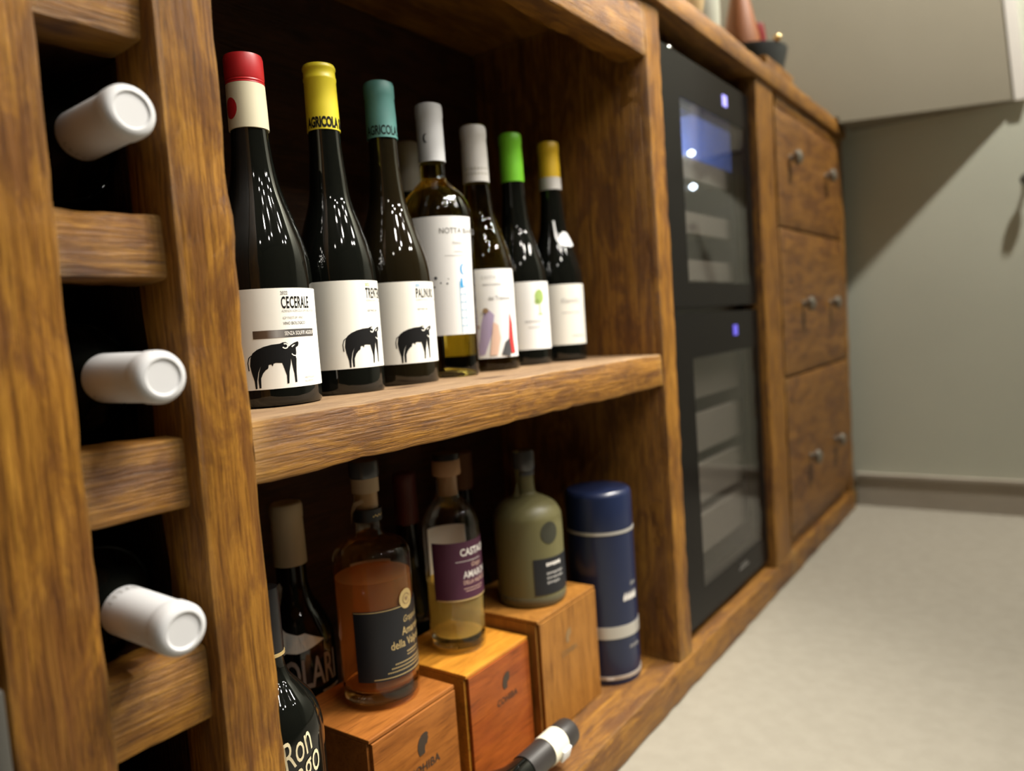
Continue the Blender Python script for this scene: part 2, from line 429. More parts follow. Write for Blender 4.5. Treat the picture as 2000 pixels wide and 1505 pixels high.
def label_patch(name, rf, th0, th1, z0, z1, mat, parent, off=.00035, round_=.0):
    bm = bmesh.new(); n = max(8, int(abs(th1 - th0) / 2.5)); nz = 6
    g = {}
    for side_, o in ((0, off), (1, -.0004)):
        for i in range(n + 1):
            for j in range(nz + 1):
                th = math.radians(th0 + (th1 - th0) * i / n); z = z0 + (z1 - z0) * j / nz; r = rf(z) + o
                g[side_, i, j] = bm.verts.new((r * math.sin(th), -r * math.cos(th), z))
    for i in range(n):
        for j in range(nz):
            bm.faces.new((g[0, i, j], g[0, i + 1, j], g[0, i + 1, j + 1], g[0, i, j + 1]))
            bm.faces.new((g[1, i, j], g[1, i, j + 1], g[1, i + 1, j + 1], g[1, i + 1, j]))
    for i in range(n):
        for j, f in ((0, 0), (nz, 1)): bm.faces.new((g[0, i, j], g[1, i, j], g[1, i + 1, j], g[0, i + 1, j]))
    for j in range(nz):
        for i in (0, n): bm.faces.new((g[0, i, j], g[0, i, j + 1], g[1, i, j + 1], g[1, i, j]))
    return from_bm(name, bm, mat, parent)
def facing(x, y): return math.atan2(y - CAM.y, x - CAM.x) - math.pi / 2     # turn of a bottle whose marked front looks out of the cabinet

# ================================================================== SETTING
def plane_box(name, x0, x1, y0, y1, z0, z1, mat): return struct(box(name, x0, x1, y0, y1, z0, z1, mat))
XW, YB, H = 2.185, .312, 2.4
plane_box('floor', -1.6, XW + .1, -2.9, YB + .1, -.1, 0, M['floor'])
plane_box('ceiling', -1.6, XW + .1, -2.9, YB + .1, H, H + .1, M['far'])
plane_box('wall_right', XW, XW + .1, -2.9, YB, 0, H, M['wall'])
plane_box('wall_back', -1.6, XW + .1, YB, YB + .1, 0, H, M['wall'])
plane_box('wall_left', -1.7, -1.6, -2.9, YB + .1, 0, H, M['far'])
plane_box('wall_front', -1.6, XW + .1, -3.0, -2.9, 0, H, M['far'])
bm = bmesh.new(); add_box(bm, XW - .012, XW, -2.9, .0, 0, .078); add_box(bm, XW - .016, XW, -2.9, .0, .078, .087)
struct(from_bm('baseboard_right', bm, M['base'], smooth=False))
# boxed-in slanting bulkhead over the far end of the worktop
def prism(bm, pts, z0, z1):
    def lean(y, z): return y + .075 * (z - .9875) if y < -.3 else y
    def lx(x, y, z): return x if x > XW - .0001 or y >= -.3 else x - .355 * (lean(y, z) - y)
    lo = [bm.verts.new((lx(x, y, z0), lean(y, z0), z0)) for x, y in pts]; hi = [bm.verts.new((lx(x, y, z1), lean(y, z1), z1)) for x, y in pts]
    bm.faces.new(lo[::-1]); bm.faces.new(hi)
    for i in range(len(pts)): bm.faces.new((lo[i], lo[(i + 1) % len(pts)], hi[(i + 1) % len(pts)], hi[i]))
def fx(y): return 2.176 - .355 * (y + .370)
bm = bmesh.new()
prism(bm, [(fx(-.370), -.370), (XW, -.370), (XW, -.014), (fx(-.014), -.014)], .9875, H)
prism(bm, [(fx(-.014), -.014), (XW, -.014), (XW, YB), (fx(YB), YB)], 1.0015, H)
struct(from_bm('trim_1', bm, M['bulk'], smooth=False))
bm = bmesh.new(); prism(bm, [(XW - .012, -.395), (XW, -.395), (XW, -.3715), (XW - .012, -.3715)], .985, H)
struct(from_bm('trim_2', bm, M['trim'], smooth=False))

# ================================================================== WINE CABINET
cab = thing('wine_cabinet', 'rustic reclaimed timber wine cabinet with bottle bins, open shelves and fridge niche', 'cabinet', (0, 0, 0))
WZ, WX, WY = WOOD['z'], WOOD['x'], WOOD['y']; DZ, DX, DY = DARKWOOD['z'], DARKWOOD['x'], DARKWOOD['y']
board('post', .150, .2005, 0, .05, .051, .962, 'z', WZ, cab, seed=3)
board('post', .2675, .3105, 0, .05, .051, .962, 'z', WZ, cab, seed=11)
board('post', .9715, 1.0175, 0, .045, .051, .962, 'z', WZ, cab, seed=23)
board('post', 1.432, 1.538, -.002, .045, .051, .962, 'z', WZ, cab, seed=31)
board('post', .030, .078, 0, .05, .051, .962, 'z', WZ, cab, seed=37)
board('base_board', .03, 1.538, -.004, .30, .001, .051, 'x', WX, cab, cham=.005, step=.02, seed=5)
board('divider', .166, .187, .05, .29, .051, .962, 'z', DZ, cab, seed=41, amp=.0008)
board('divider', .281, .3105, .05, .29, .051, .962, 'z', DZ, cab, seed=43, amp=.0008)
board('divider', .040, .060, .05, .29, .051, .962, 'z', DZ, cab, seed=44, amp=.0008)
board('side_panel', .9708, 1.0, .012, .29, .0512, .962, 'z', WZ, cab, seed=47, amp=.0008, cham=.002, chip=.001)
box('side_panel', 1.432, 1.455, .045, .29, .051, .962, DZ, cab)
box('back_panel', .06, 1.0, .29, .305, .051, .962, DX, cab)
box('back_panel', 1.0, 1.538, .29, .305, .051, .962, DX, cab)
board('shelf', .3105, .9715, .003, .29, .4455, .4905, 'x', WX, cab, cham=.004, seed=53, amp=.0014)
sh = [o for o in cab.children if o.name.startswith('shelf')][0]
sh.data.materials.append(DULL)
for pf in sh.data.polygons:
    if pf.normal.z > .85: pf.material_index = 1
board('top_rail', .3105, .9715, .002, .045, .889, .962, 'x', WX, cab, seed=59)
# bottle-bin crossbars (each runs to the back and carries one bottle)
for z0, z1, sd in ((.728, .772, 61), (.5845, .6255, 67), (.441, .486, 71), (.3005, .3505, 73), (.158, .205, 79)):
    for xa, xb in ((.078, .150), (.2005, .2675)):
        board('crossbar', xa, xb, .013, .055, z0, z1, 'x', WX, cab, seed=sd + xa * 10, step=.008)
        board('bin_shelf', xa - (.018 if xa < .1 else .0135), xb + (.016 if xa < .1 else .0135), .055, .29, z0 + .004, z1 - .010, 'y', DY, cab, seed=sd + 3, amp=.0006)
board('crossbar', .2005, .2675, .013, .055, .872, .916, 'x', WX, cab, seed=83)
# metal strip by the foot of the left post
box('metal_bracket', .1345, .1450, -.012, .010, .20, .380, M['grey_metal'], cab, bev=.002)['label'] = 'dull grey metal strip beside the left post'

# worktop
wt = board('worktop', .02, 2.140, -.010, .31, .963, .9985, 'x', WX, None, cham=.005, step=.02, seed=91, amp=.002)
tag(wt, 'long rustic timber worktop running over the bins, shelves, fridge and drawers', 'worktop')

# ================================================================== DRAWER CABINET
dc = thing('drawer_cabinet', 'rustic timber drawer unit with three wide drawers at the far end', 'drawers', (1.84, .15, .051))
def dboard(*a, **k):
    o = board(*a, **k); o.location = Vector(o.location) - Vector(dc.location); return o
dboard('base_board', 1.5385, 2.130, -.004, .30, .001, .051, 'x', WX, dc, cham=.005, step=.02, seed=6)
dboard('back_panel', 1.539, 2.130, .286, .300, .0515, .962, 'x', DX, dc, step=.1)
dboard('side_panel', 1.539, 1.560, .03, .285, .0515, .962, 'z', DZ, dc)
dboard('side_panel', 2.098, 2.130, -.002, .285, .0515, .962, 'z', WZ, dc)
dboard('rail', 1.56, 2.098, .0, .03, .940, .962, 'x', WX, dc)
dboard('rail', 1.56, 2.098, .006, .03, .0515, .075, 'x', WX, dc)
for z0, z1, kz, xs in ((.705, .937, .846, (1.640, 1.945)), (.404, .701, .548, (1.697, 1.942)), (.078, .400, .218, (1.703, 1.936))):
    dr = dboard('drawer', 1.544, 2.094, -.002, .025, z0, z1, 'x', DRAWER_WOOD, dc, amp=.0012)
    for x in xs:
        kb = lathe('knob', [(0, 0), (.008, 0), (.008, .002), (.0055, .003), (.0055, .007), (.0125, .010), (.0150, .015), (.0140, .020), (.009, .0235), (0, .0245)], M['knob'], dr, 24)
        kb.rotation_euler = (math.pi / 2, 0, 0)
        kb.location = Vector((x, -.002, kz)) - Vector(dc.location) - Vector(dr.location)

# ================================================================== WINE FRIDGE
fr = thing('wine_fridge', 'black two-door glass wine fridge built into the timber cabinet', 'fridge', (1.225, .15, .052))
FO = Vector(fr.location)
def fbox(name, x0, x1, y0, y1, z0, z1, mat, parent=None, bev=0, base=FO):
    o = box(name, x0, x1, y0, y1, z0, z1, mat, parent or fr, bev); o.location = Vector(o.location) - base; return o
X0, X1 = 1.024, 1.428
bm = bmesh.new()
for a in ((X0, X0 + .012, .04, .285, .058, .938), (X1 - .012, X1, .04, .285, .058, .938), (X0, X1, .275, .285, .058, .938),
          (X0, X1, .04, .285, .92, .938), (X0, X1, .04, .285, .058, .09), (X0, X1, .04, .285, .525, .560)):
    add_box(bm, a[0] - FO.x, a[1] - FO.x, a[2] - FO.y, a[3] - FO.y, a[4] - FO.z, a[5] - FO.z)
from_bm('body', bm, M['fridge'], fr, smooth=False)
for x in (X0 + .03, X1 - .03):
    for y in (.06, .26): fbox('foot', x - .012, x + .012, y - .012, y + .012, .052, .058, M['fridge'])
def fridge_door(z0, z1, wz0, wz1, disp, dz):
    d = bpy.data.objects.new('door', None); C.objects.link(d); d.parent = fr; d.location = Vector((1.226, .014, z0)) - FO
    B = Vector((1.226, .014, z0)); wx0, wx1 = 1.105, 1.398
    bm = bmesh.new()
    for a in ((X0 + .002, wx0, z0, z1), (wx1, X1 - .002, z0, z1), (wx0, wx1, z0, wz0), (wx0, wx1, wz1, z1)):
        add_box(bm, a[0] - B.x, a[1] - B.x, .012 - B.y, .038 - B.y, a[2] - B.z, a[3] - B.z)
    from_bm('door_frame', bm, M['fridge_door'], d, smooth=False)
    fbox('pane', wx0 - .003, wx1 + .003, .013, .018, wz0 - .003, wz1 + .003, M['pane'], d, base=B)
    for k in range(2):
        fbox('display', 1.290 + .011 * k, 1.298 + .011 * k, .0105, .0122, dz - .009, dz + .009, disp, d, base=B)
    return d, B
d, B = fridge_door(.553, .930, .590, .866, M['display'], .897)
hg = lathe('hinge_pin', [(0, 0), (.006, 0), (.006, .006), (.004, .009), (0, .010)], M['chrome'], d, 16); hg.location = Vector((1.092, .022, .930)) - B
d, B = fridge_door(.068, .543, .115, .475, M['display_dim'], .510)
lay('logo', text_bm('FRESH', .010, 1.0) if False else poly_bm([rect(0, 0, .05, .004), rect(.008, .006, .042, .009)]), (1.262 - B.x, .0115 - B.y, .116 - .022 - B.z), M['logo_grey'], d)
# interior: liner, racks with bottles, LED strip, glowing beads for its glints
fbox('liner', X0 + .014, X1 - .014, .268, .274, .092, .918, M['inner'])
fbox('liner', X1 - .0155, X1 - .0125, .042, .268, .092, .524, M['inner']); fbox('liner', X1 - .0155, X1 - .0125, .042, .268, .562, .918, M['inner'])
fbox('liner', X0 + .0125, X0 + .0155, .042, .268, .092, .524, M['inner']); fbox('liner', X0 + .0125, X0 + .0155, .042, .268, .562, .918, M['inner'])
for z in (.772, .683, .605): fbox('rack', X0 + .016, X1 - .016, .055, .262, z, z + .008, M['rack']); 
for z in (.772, .683, .605): fbox('rack_front', X0 + .016, X1 - .016, .046, .060, z - .008, z + .026, M['rack'])
for z in (.425, .335, .250, .165):
    fbox('rack', X0 + .016, X1 - .016, .055, .262, z, z + .008, M['rack'])
    fbox('rack_front', X0 + .016, X1 - .016, .046, .060, z - .022, z + .040, M['rack'])
fbox('led_strip', 1.06, 1.38, .25, .262, .905, .914, M['led'])
for z in (.803, .749): 
    o = lathe('led_glint', [(0, -.006), (.005, -.003), (.0065, 0), (.005, .003), (0, .006)], M['led_glint_white'], fr, 16); o.location = Vector((1.212, .040, z)) - FO  # glowing beads added as the LED glints on lying bottles
pl = bpy.data.lights.new('fridge_led_light', 'POINT'); pl.energy = 3.0; pl.color = (.22, .36, 1); pl.shadow_soft_size = .03
po = bpy.data.objects.new('fridge_led_light', pl); C.objects.link(po); po.location = (1.34, .20, .870)
# bottles lying in the fridge
def lying_bottle(label, loc, glass, foil, rz=0, pitch=0, group=None):
    t = thing('wine_bottle', label, 'bottle', loc, 0, group)
    t.rotation_euler = (math.pi / 2 + pitch, 0, rz)          # local +z (neck) towards -y, out of the cabinet
    return t
def fridge_bottle(label, x, z, foil):
    t = lying_bottle(label, (x, .262, z), None, None)
    pr = smooth_prof([(0, 0), (.030, 0), (.034, .004), (.034, .10), (.031, .12), (.018, .140), (.0125, .152), (.0125, .16)], 3)
    lathe('body', pr, M['olive_glass'], t, 24)
    lathe('capsule', [(0, .2), (.012, .2), (.0135, .198), (.0135, .158), (.0126, .158)], foil, t, 24)
fridge_bottle('pale capped bottle on the top rack inside the wine fridge', 1.20, .815, M['white_cap'])
fridge_bottle('gold capped bottle on the lowest rack behind the upper fridge door', 1.20, .648, M['cream'])
fridge_bottle('grey capped bottle on the middle rack behind the upper fridge door', 1.20, .726, M['dim_foil'])

# ================================================================== BOTTLES LYING IN THE BINS
def bin_bottle(label, end, pitch, yaw, mark):
    t = thing('wine_bottle', label, 'bottle', (0, 0, 0), 0, 'white capped bottles lying in the bins')
    Lb = .298
    t.rotation_euler = (math.pi / 2 + math.radians(pitch), 0, math.radians(yaw))
    mt = t.rotation_euler.to_matrix()
    t.location = Vector(end) - mt @ Vector((0, 0, Lb))
    pr = smooth_prof([(0, .002), (.031, 0), (.0355, .005), (.0355, .18), (.033, .20), (.019, .222), (.0150, .236), (.0146, .25)], 4)
    lathe('body', pr, M['black_glass'], t, 40)
    cap = [(0, Lb - .0012), (.0095, Lb - .0012), (.0100, Lb - .0006), (.0108, Lb), (.0125, Lb - .0003), (.0143, Lb - .0016), (.0153, Lb - .0042), (.0155, Lb - .0075), (.0155, Lb - .0125), (.0150, Lb - .0138), (.0148, Lb - .016), (.0153, Lb - .066), (.0150, Lb - .067)]
    cp = lathe('capsule', cap, M['white_cap'], t, 56)
    # small printed marks round the foot of the capsule
    rf = rfun(cap[3:])
    loops = []
    for k in range(6):
        u = k * .0042
        loops += [rect(u, 0, u + .0007, .0045), rect(u + .0007, .0016 * (k % 3), u + .0024, .0016 * (k % 3) + .0007)]
    wrap('print', poly_bm(loops), rf, mark, Lb - .060, M['pale_ink'], cp, off=.0002)
    return t
bin_bottle('white capped bottle lying in the top bin, tail dipping left', (.2405, -.014, .6770), -1.0, -2, -60)
bin_bottle('white capped bottle lying in the middle bin of the rack', (.2370, -.024, .5258), .6, 0, -50)
bin_bottle('white capped bottle lying in the lowest visible bin, cap near the crossbar', (.2295, -.031, .3815), 1.6, 0, 150)

# ================================================================== STANDING WINE BOTTLES
SH = .4908
def burgundy(r, neck=.0145, top=.292, sh=.105):
    return smooth_prof([(0, .003), (r - .012, .0005), (r - .003, .0), (r, .004), (r, .03), (r, .07), (r, sh), (r * .93, sh + .022), (r * .73, sh + .048), (r * .53, sh + .072), (neck * 1.16, sh + .094), (neck, sh + .125), (neck * .97, top - .02), (neck * .97, top)], 5)
def capsule_prof(z0, z1, r0=.0152, r1=.0148, lip=.011):
    return [(r0 - .0006, z0), (r0, z0), (r0 - .0002, z0 + .4 * (z1 - z0)), (r1 - .0003, z1 - lip - .002), (r1 + .0003, z1 - lip), (r1 + .0004, z1 - .004), (r1 - .0006, z1 - .0012), (r1 - .003, z1), (r1 - .004, z1 - .0005), (0, z1 - .0005)]

BUFF = [(255,985),(262,962),(275,940),(310,914),(360,893),(420,880),(480,876),(500,867),(525,866),(540,880),(548,905),(562,892),(590,876),(625,865),(632,880),(625,903),(603,916),(604,960),(600,975),(596,985),(601,1010),(597,1050),(592,1120),(590,1203),(574,1203),(572,1130),(562,1060),(556,1000),(550,1050),(535,1110),(525,1208),(510,1208),(512,1140),(500,1090),(485,1035),(440,1030),(422,1034),(415,1058),(405,1040),(386,1042),(380,1072),(360,1085),(340,1110),(322,1150),(318,1230),(303,1230),(301,1160),(311,1100),(328,1050),(306,1100),(292,1170),(289,1234),(275,1234),(272,1170),(256,1100),(248,1040)]
TAIL = [(264,962),(246,982),(236,1020),(240,1082),(232,1084),(228,1020),(240,975),(262,956)]
HORN = []
for k in range(13):
    a = math.radians(200 + 280 * k / 12); HORN.append((519 + 25 * math.cos(a), 898 - 24 * math.sin(a)))
for k in range(12, -1, -1):
    a = math.radians(200 + 280 * k / 12); HORN.append((519 + 15 * math.cos(a), 898 - 14 * math.sin(a)))
JAW = [(566,962),(580,975),(600,980),(598,988),(578,984),(563,970)]
EYE = [(566,905),(580,893),(600,890),(585,902),(572,912)]
def buffalo(lb, rf, th, z0, r, w=.0415):
    k = w / 400.
    def T(L): return [((x - 430) * k, (1234 - y) * k * .93) for x, y in L]
    wrap('emblem', poly_bm([T(BUFF), T(TAIL)]), rf, th, z0, M['ink'], lb, off=.00052, rref=r)
    wrap('emblem_horn', poly_bm([T(HORN), T(JAW), T(EYE)]), rf, th, z0, M['paper'], lb, off=.0007, rref=r)

def wine(label, x, y, prof, glass, dz=0, tilt=(0, 0), name='wine_bottle'):
    t = thing(name, label, 'bottle', (x, y, SH + dz), facing(x, y), 'wine bottles standing on the middle shelf')
    t.rotation_euler = (math.radians(tilt[0]), math.radians(tilt[1]), facing(x, y))
    lathe('body', prof, glass, t, 64)
    return t, rfun([p for p in prof if p[0] > .01])
def buffalo_label(t, rf, r, title, z0, z1, thb, tht, yearmat, extra=False):
    lb = label_patch('label', rf, -100, 85, z0, z1, M['paper'], t)
    h = z1 - z0
    wrap('lettering', text_bm('2022', .0026, .8, .01), rf, tht, z1 - .0052, yearmat, lb, rref=r)
    wrap('lettering', text_bm(title, .0090, .41, .020, spacing=1.12), rf, tht, z1 - .0160, M['ink'], lb, rref=r)
    wrap('lettering', text_bm('AZIENDA AGRICOLA SAN SALVATORE', .0019, .72), rf, tht, z1 - .0192, M['pale_ink'], lb, rref=r)
    if extra:
        wrap('lettering', text_bm('IGP PAESTUM VINO', .0020, .75), rf, tht + .5, z1 - .0248, M['pale_ink'], lb, rref=r)
        wrap('lettering', text_bm('VINO BIOLOGICO', .0023, .75, .008), rf, tht + .5, z1 - .0292, M['grey_ink'], lb, rref=r)
        wrap('foil_band', poly_bm([rect(0, 0, .054, .0062)]), rf, tht - 34, z1 - .0392, M['silver_band'], lb, rref=r)
        wrap('lettering', text_bm('SENZA SOLFITI AGGIUNTI', .0030, .64, .01), rf, tht + 1, z1 - .0376, M['white_ink'], lb, off=.0007, rref=r)
    else:
        wrap('lettering', text_bm('IGP PAESTUM', .0020, .8, .004), rf, tht + 1, z1 - .0285, M['grey_ink'], lb, rref=r)
    wrap('lettering', text_bm('IMBOTTIGLIATO', .0014, .8), rf, tht + 22, z0 + .0062, M['pale_ink'], lb, rref=r)
    wrap('lettering', text_bm('ALL ORIGINE', .0014, .8), rf, tht + 22, z0 + .0035, M['pale_ink'], lb, rref=r)
    buffalo(lb, rf, thb, z0 + .0010, r)

# 1 red and cream screw cap
r = .0395; p = burgundy(r, top=.278)
t, rf = wine('black bottle with red and cream screw cap, first from the post', .4045, .101, p, M['black_glass'])
lathe('screw_cap', [(.0152, .2600), (.0156, .2610), (.0152, .2618), (.0156, .2630), (.0152, .2640), (.0157, .2655), (.0157, .2810), (.0150, .2838), (.013, .2845), (0, .2845)], M['red'], t, 48)
sl = lathe('neck_sleeve', [(.0150, .2245), (.0160, .2248), (.0158, .245), (.0155, .2606), (.0150, .2606)], M['cream'], t, 48)
wrap('print', poly_bm([ell(0, 0, .0062, .0085)]), rfun([(.0160, .22), (.0155, .26)]), -52, .2405, M['red'], sl, off=.0003, step=.002)
buffalo_label(t, rf, r, 'CECERALE', .0140, .0935, 4, 17, M['grey_ink'], True)
# 2 yellow
r = .0365; p = burgundy(r, top=.294)
t, rf = wine('black bottle with a yellow capsule printed in black, second from the post', .4914, .108, p, M['black_glass'])
cpf = [(.0143, .2395), (.0150, .2395), (.0147, .262), (.0144, .2835), (.0149, .2850), (.0149, .2870), (.0144, .2880), (.0143, .2935), (.0150, .2945), (.0150, .2962), (.0140, .2985), (.012, .2990), (0, .2990)]
cp = lathe('capsule', cpf, M['yellow'], t, 48)
wrap('lettering', text_bm('AGRICOLA SAN SALVATORE', .0086, .50, .05), rfun([(.0150, .2395), (.0144, .29)]), -60, .2415, M['ink'], cp, off=.0002, step=.002)
buffalo_label(t, rf, r, 'TRENTENARE', .0228, .1015, 33, 41, M['leaf_ink'])
# 3 teal
r = .039; p = burgundy(r, top=.30)
t, rf = wine('dark olive bottle with a teal capsule, third from the post', .5756, .116, p, M['olive_glass'])
cpf = capsule_prof(.2475, .3040, .0155, .0150, .015)
cp = lathe('capsule', cpf, M['teal'], t, 48)
wrap('lettering', text_bm('AGRICOLA SAN SALVATORE', .0088, .55, .02), rfun([(.0155, .2475), (.0150, .30)]), -62, .2500, M['ink'], cp, off=.0002, step=.002)
buffalo_label(t, rf, r, 'PALINURO', .0212, .1018, 26, 31, M['blue_ink'])
# 4 white wine with round shoulders
p = smooth_prof([(0, .010), (.02, .007), (.032, .0), (.0365, .005), (.0372, .03), (.0385, .09), (.0402, .15), (.0408, .168), (.0395, .184), (.0330, .199), (.0215, .211), (.0148, .2185), (.0136, .226), (.0134, .245), (.0134, .296)], 5)
t, rf = wine('pale white wine bottle with wide shoulders and a tall white label', .661, .125, p, M['white_wine'])
cpf = capsule_prof(.2375, .3010, .0150, .0150, .014); cp = lathe('capsule', cpf, M['white_cap'], t, 48)
moon = [(.0022 * math.cos(a), .0034 * math.sin(a)) for a in [math.radians(60 + 240 * k / 14) for k in range(15)]] + [(.0006 + .0015 * math.cos(a), .0030 * math.sin(a)) for a in [math.radians(290 - 220 * k / 14) for k in range(15)]]
wrap('print', poly_bm([[(x * 1.5, y * 1.4) for x, y in moon]]), rfun([(.015, .23), (.0146, .3)]), -20, .262, M['ink'], cp, off=.0003, step=.001)
lb = label_patch('label', rf, -75, 62, .0462, .1735, M['paper_white'], t)
rr = .039
wrap('lettering', text_bm('NOTTA BIANCA', .0058, .85, 0), rf, 2, .155, M['grey_ink'], lb, rref=rr)
wrap('lettering', text_bm('FIANO', .0032, .9), rf, 22, .143, M['pale_ink'], lb, rref=rr)
wrap('lettering', text_bm('CAMPANIA', .0018, .9), rf, 24, .1345, M['pale_ink'], lb, rref=rr)
wrap('rule', poly_bm([rect(0, 0, .035, .0004)]), rf, 8, .131, M['pale_ink'], lb, rref=rr)
wrap('print', poly_bm([[(x * 1.7, y * 1.7) for x, y in moon]]), rf, 38, .1165, M['blue_ink'], lb, rref=rr)
wrap('print', poly_bm([[(-.002, 0), (.0022, 0), (.0016, .006), (.0012, .0105), (-.0006, .0105), (-.0014, .006)]]), rf, 34, .0965, M['blue_ink'], lb, rref=rr)
lad = [rect(-.0042, -.056, -.0032, .0), rect(.0032, -.056, .0042, .0)] + [rect(-.0032, -.006 - k * .0085, .0032, -.0050 - k * .0085) for k in range(6)]
wrap('print', poly_bm(lad), rf, 36, .1035, plain('pale_blue_ink', (.25, .46, .64), .5), lb, rref=rr)
dots = [(-.0205, .108, .0014), (-.028, .098, .0016), (-.0225, .0985, .0008), (-.0155, .1025, .0007), (-.0085, .1015, .0008), (-.0070, .1065, .0005)]
wrap('print', poly_bm([ell(u, v - .1, rd * 1.3, rd * 1.3, 10) for u, v, rd in dots]), rf, 22, .1, M['charcoal_ink'], lb, rref=rr)
# 5 grey capsule, picture label
r = .038; p = burgundy(r, top=.294, sh=.112)
t, rf = wine('olive wine bottle with a grey capsule and a colourful picture label', .7455, .1295, p, M['white_wine'])
cp = lathe('capsule', capsule_prof(.2255, .2930, .0160, .0156, .014), M['grey_foil'], t, 48)
wrap('print', poly_bm([rect(k * .004, j * .006, k * .004 + .0022, j * .006 + .0026) for k in range(8) for j in range(2)]), rfun([(.016, .22), (.0156, .29)]), -48, .2335, M['dim_foil'], cp, off=.0002, step=.002)
lb = label_patch('label', rf, -80, 68, .0155, .1200, M['paper_white'], t)
wrap('lettering', text_bm('C O S T A', .0034, .8), rf, -4, .1085, M['pale_ink'], lb, rref=r)
wrap('lettering', text_bm('BIANCO CAMPANIA', .0022, .8), rf, -2, .1005, M['grey_ink'], lb, rref=r)
wrap('lettering', text_bm('dei Tramonti', .0050, .8), rf, 6, .083, M['grey_ink'], lb, rref=r)
wrap('picture', poly_bm([[(-.026, .002), (-.016, .004), (-.006, .028), (-.002, .050), (-.008, .056), (-.014, .053), (-.018, .040), (-.021, .022)]]), rf, 18, .0160, M['lilac_ink'], lb, rref=r)
wrap('picture', poly_bm([[(-.010, .003), (-.001, .003), (.004, .022), (.002, .038), (-.004, .042), (-.006, .028)]]), rf, 18, .0158, M['peach_ink'], lb, off=.0010, rref=r)
wrap('picture', poly_bm([[(.000, .003), (.012, .000), (.014, .010), (.012, .022), (.006, .018)]]), rf, 24, .0158, M['charcoal_ink'], lb, off=.0010, rref=r)
wrap('picture', poly_bm([[(.014, .004), (.021, .004), (.019, .018), (.018, .040), (.015, .054), (.014, .040), (.012, .024)]]), rf, 24, .0158, M['red_ink'], lb, off=.0012, rref=r)
wrap('picture', poly_bm([ell(-.012, .055, .0035, .003, 9), ell(-.022, .036, .0018, .003, 9)]), rf, 18, .0165, M['brown_ink'], lb, off=.0013, rref=r)
# 6 lime capsule
r = .037; p = burgundy(r, top=.295)
t, rf = wine('black bottle with a lime green capsule and a little tree on its label', .834, .137, p, M['black_glass'])
lathe('capsule', capsule_prof(.2375, .3000, .0152, .0146, .013), M['green'], t, 48)
lb = label_patch('label', rf, -80, 75, .0200, .1065, M['paper_white'], t)
tree = [ell(0, .018, .0075, .0095, 14), ell(-.004, .012, .004, .004, 10), [(-.001, -.004), (.0012, -.004), (.0010, .010), (-.0008, .010)], ell(.001, -.0045, .005, .0010, 8)]
wrap('picture', poly_bm(tree), rf, 40, .069, M['leaf_ink'], lb, rref=r)
wrap('lettering', poly_bm([rect(k * .0030, 0, k * .0030 + .0019, .0022) for k in range(8)]), rf, 6, .0545, M['pale_ink'], lb, rref=r)
wrap('lettering', poly_bm([rect(k * .0026, 0, k * .0026 + .0018, .0014) for k in range(7)]), rf, 12, .0475, M['pale_ink'], lb, rref=r)
# 7 amber yellow capsule with a grey foot, paper tag
r = .037; p = burgundy(r, top=.295)
t, rf = wine('black bottle with a yellow and white capsule beside the right side panel', .915, .130, p, M['black_glass'])
lathe('capsule', capsule_prof(.2510, .3000, .0150, .0146, .013), M['amber_yellow'], t, 48)
lathe('neck_sleeve', [(.0146, .2345), (.0154, .2347), (.0152, .2512), (.0146, .2512)], M['grey_foil'], t, 48)
lb = label_patch('label', rf, -80, 75, .0215, .1035, M['paper'], t)
wrap('lettering', text_bm('Kleanthis', .0065, .8, 0, .3), rf, 6, .078, M['pale_ink'], lb, rref=r)
wrap('lettering', poly_bm([rect(k * .0030, 0, k * .0030 + .0018, .0014) for k in range(9)]), rf, 8, .064, M['pale_ink'], lb, rref=r)
wrap('lettering', poly_bm([rect(k * .0028, 0, k * .0028 + .0018, .0018) for k in range(8)]), rf, 28, .032, M['pale_ink'], lb, rref=r)
tg = wrap('neck_tag', poly_bm([[(-.004, -.002), (.010, -.0035), (.0165, -.001), (.0150, .008), (.0105, .0165), (.0030, .018), (-.0020, .013), (-.0055, .006)]]), rf, 28, .158, M['pale_tag'], t, off=.0020, rref=.022)
wrap('string', poly_bm([[(-.0095, .034), (-.007, .034), (-.0052, .012), (-.003, .006), (-.005, .002), (-.008, .012)]]), rf, 26, .157, M['pale_tag'], tg, off=.0016, rref=.022)
# dusty capsule behind
r = .036; p = burgundy(r, top=.288)
t, rf = wine('dark bottle with a dusty grey capsule half hidden behind the pale wine', .731, .2250, p, M['black_glass'])
lathe('capsule', capsule_prof(.2280, .2905, .0150, .0148, .012), M['dim_foil'], t, 40)
label_patch('label', rf, -60, 60, .02, .10, M['paper'], t)

# ================================================================== LOWER SHELF: CIGAR BOXES
LS = .0512
def cigar_box(label, x0, x1, y0, y1, z1, mat, lidgap, rz=0, front=None):
    cx, cy = (x0 + x1) / 2, (y0 + y1) / 2
    t = thing('cigar_box', label, 'box', (cx, cy, LS), math.radians(rz), 'wooden cigar boxes on the bottom shelf')
    hx, hy, h = (x1 - x0) / 2, (y1 - y0) / 2, z1 - LS
    bm = bmesh.new(); add_box(bm, -hx, hx, -hy + .0045, hy, 0, h - .0045, .0006)
    from_bm('box_body', bm, mat, t, smooth=False)
    bm = bmesh.new(); add_box(bm, -hx, hx, -hy + .0010, hy, h - .0042, h, .0008); from_bm('lid', bm, mat, t, smooth=False)
    bm = bmesh.new(); add_box(bm, -hx + .003, hx - .0005, -hy, -hy + .0040, .0005, h - .0052 if lidgap else h - .0044, .0006)
    fp = from_bm('front_panel', bm, front or mat, t, smooth=False)
    return t, fp, hx, hy, h
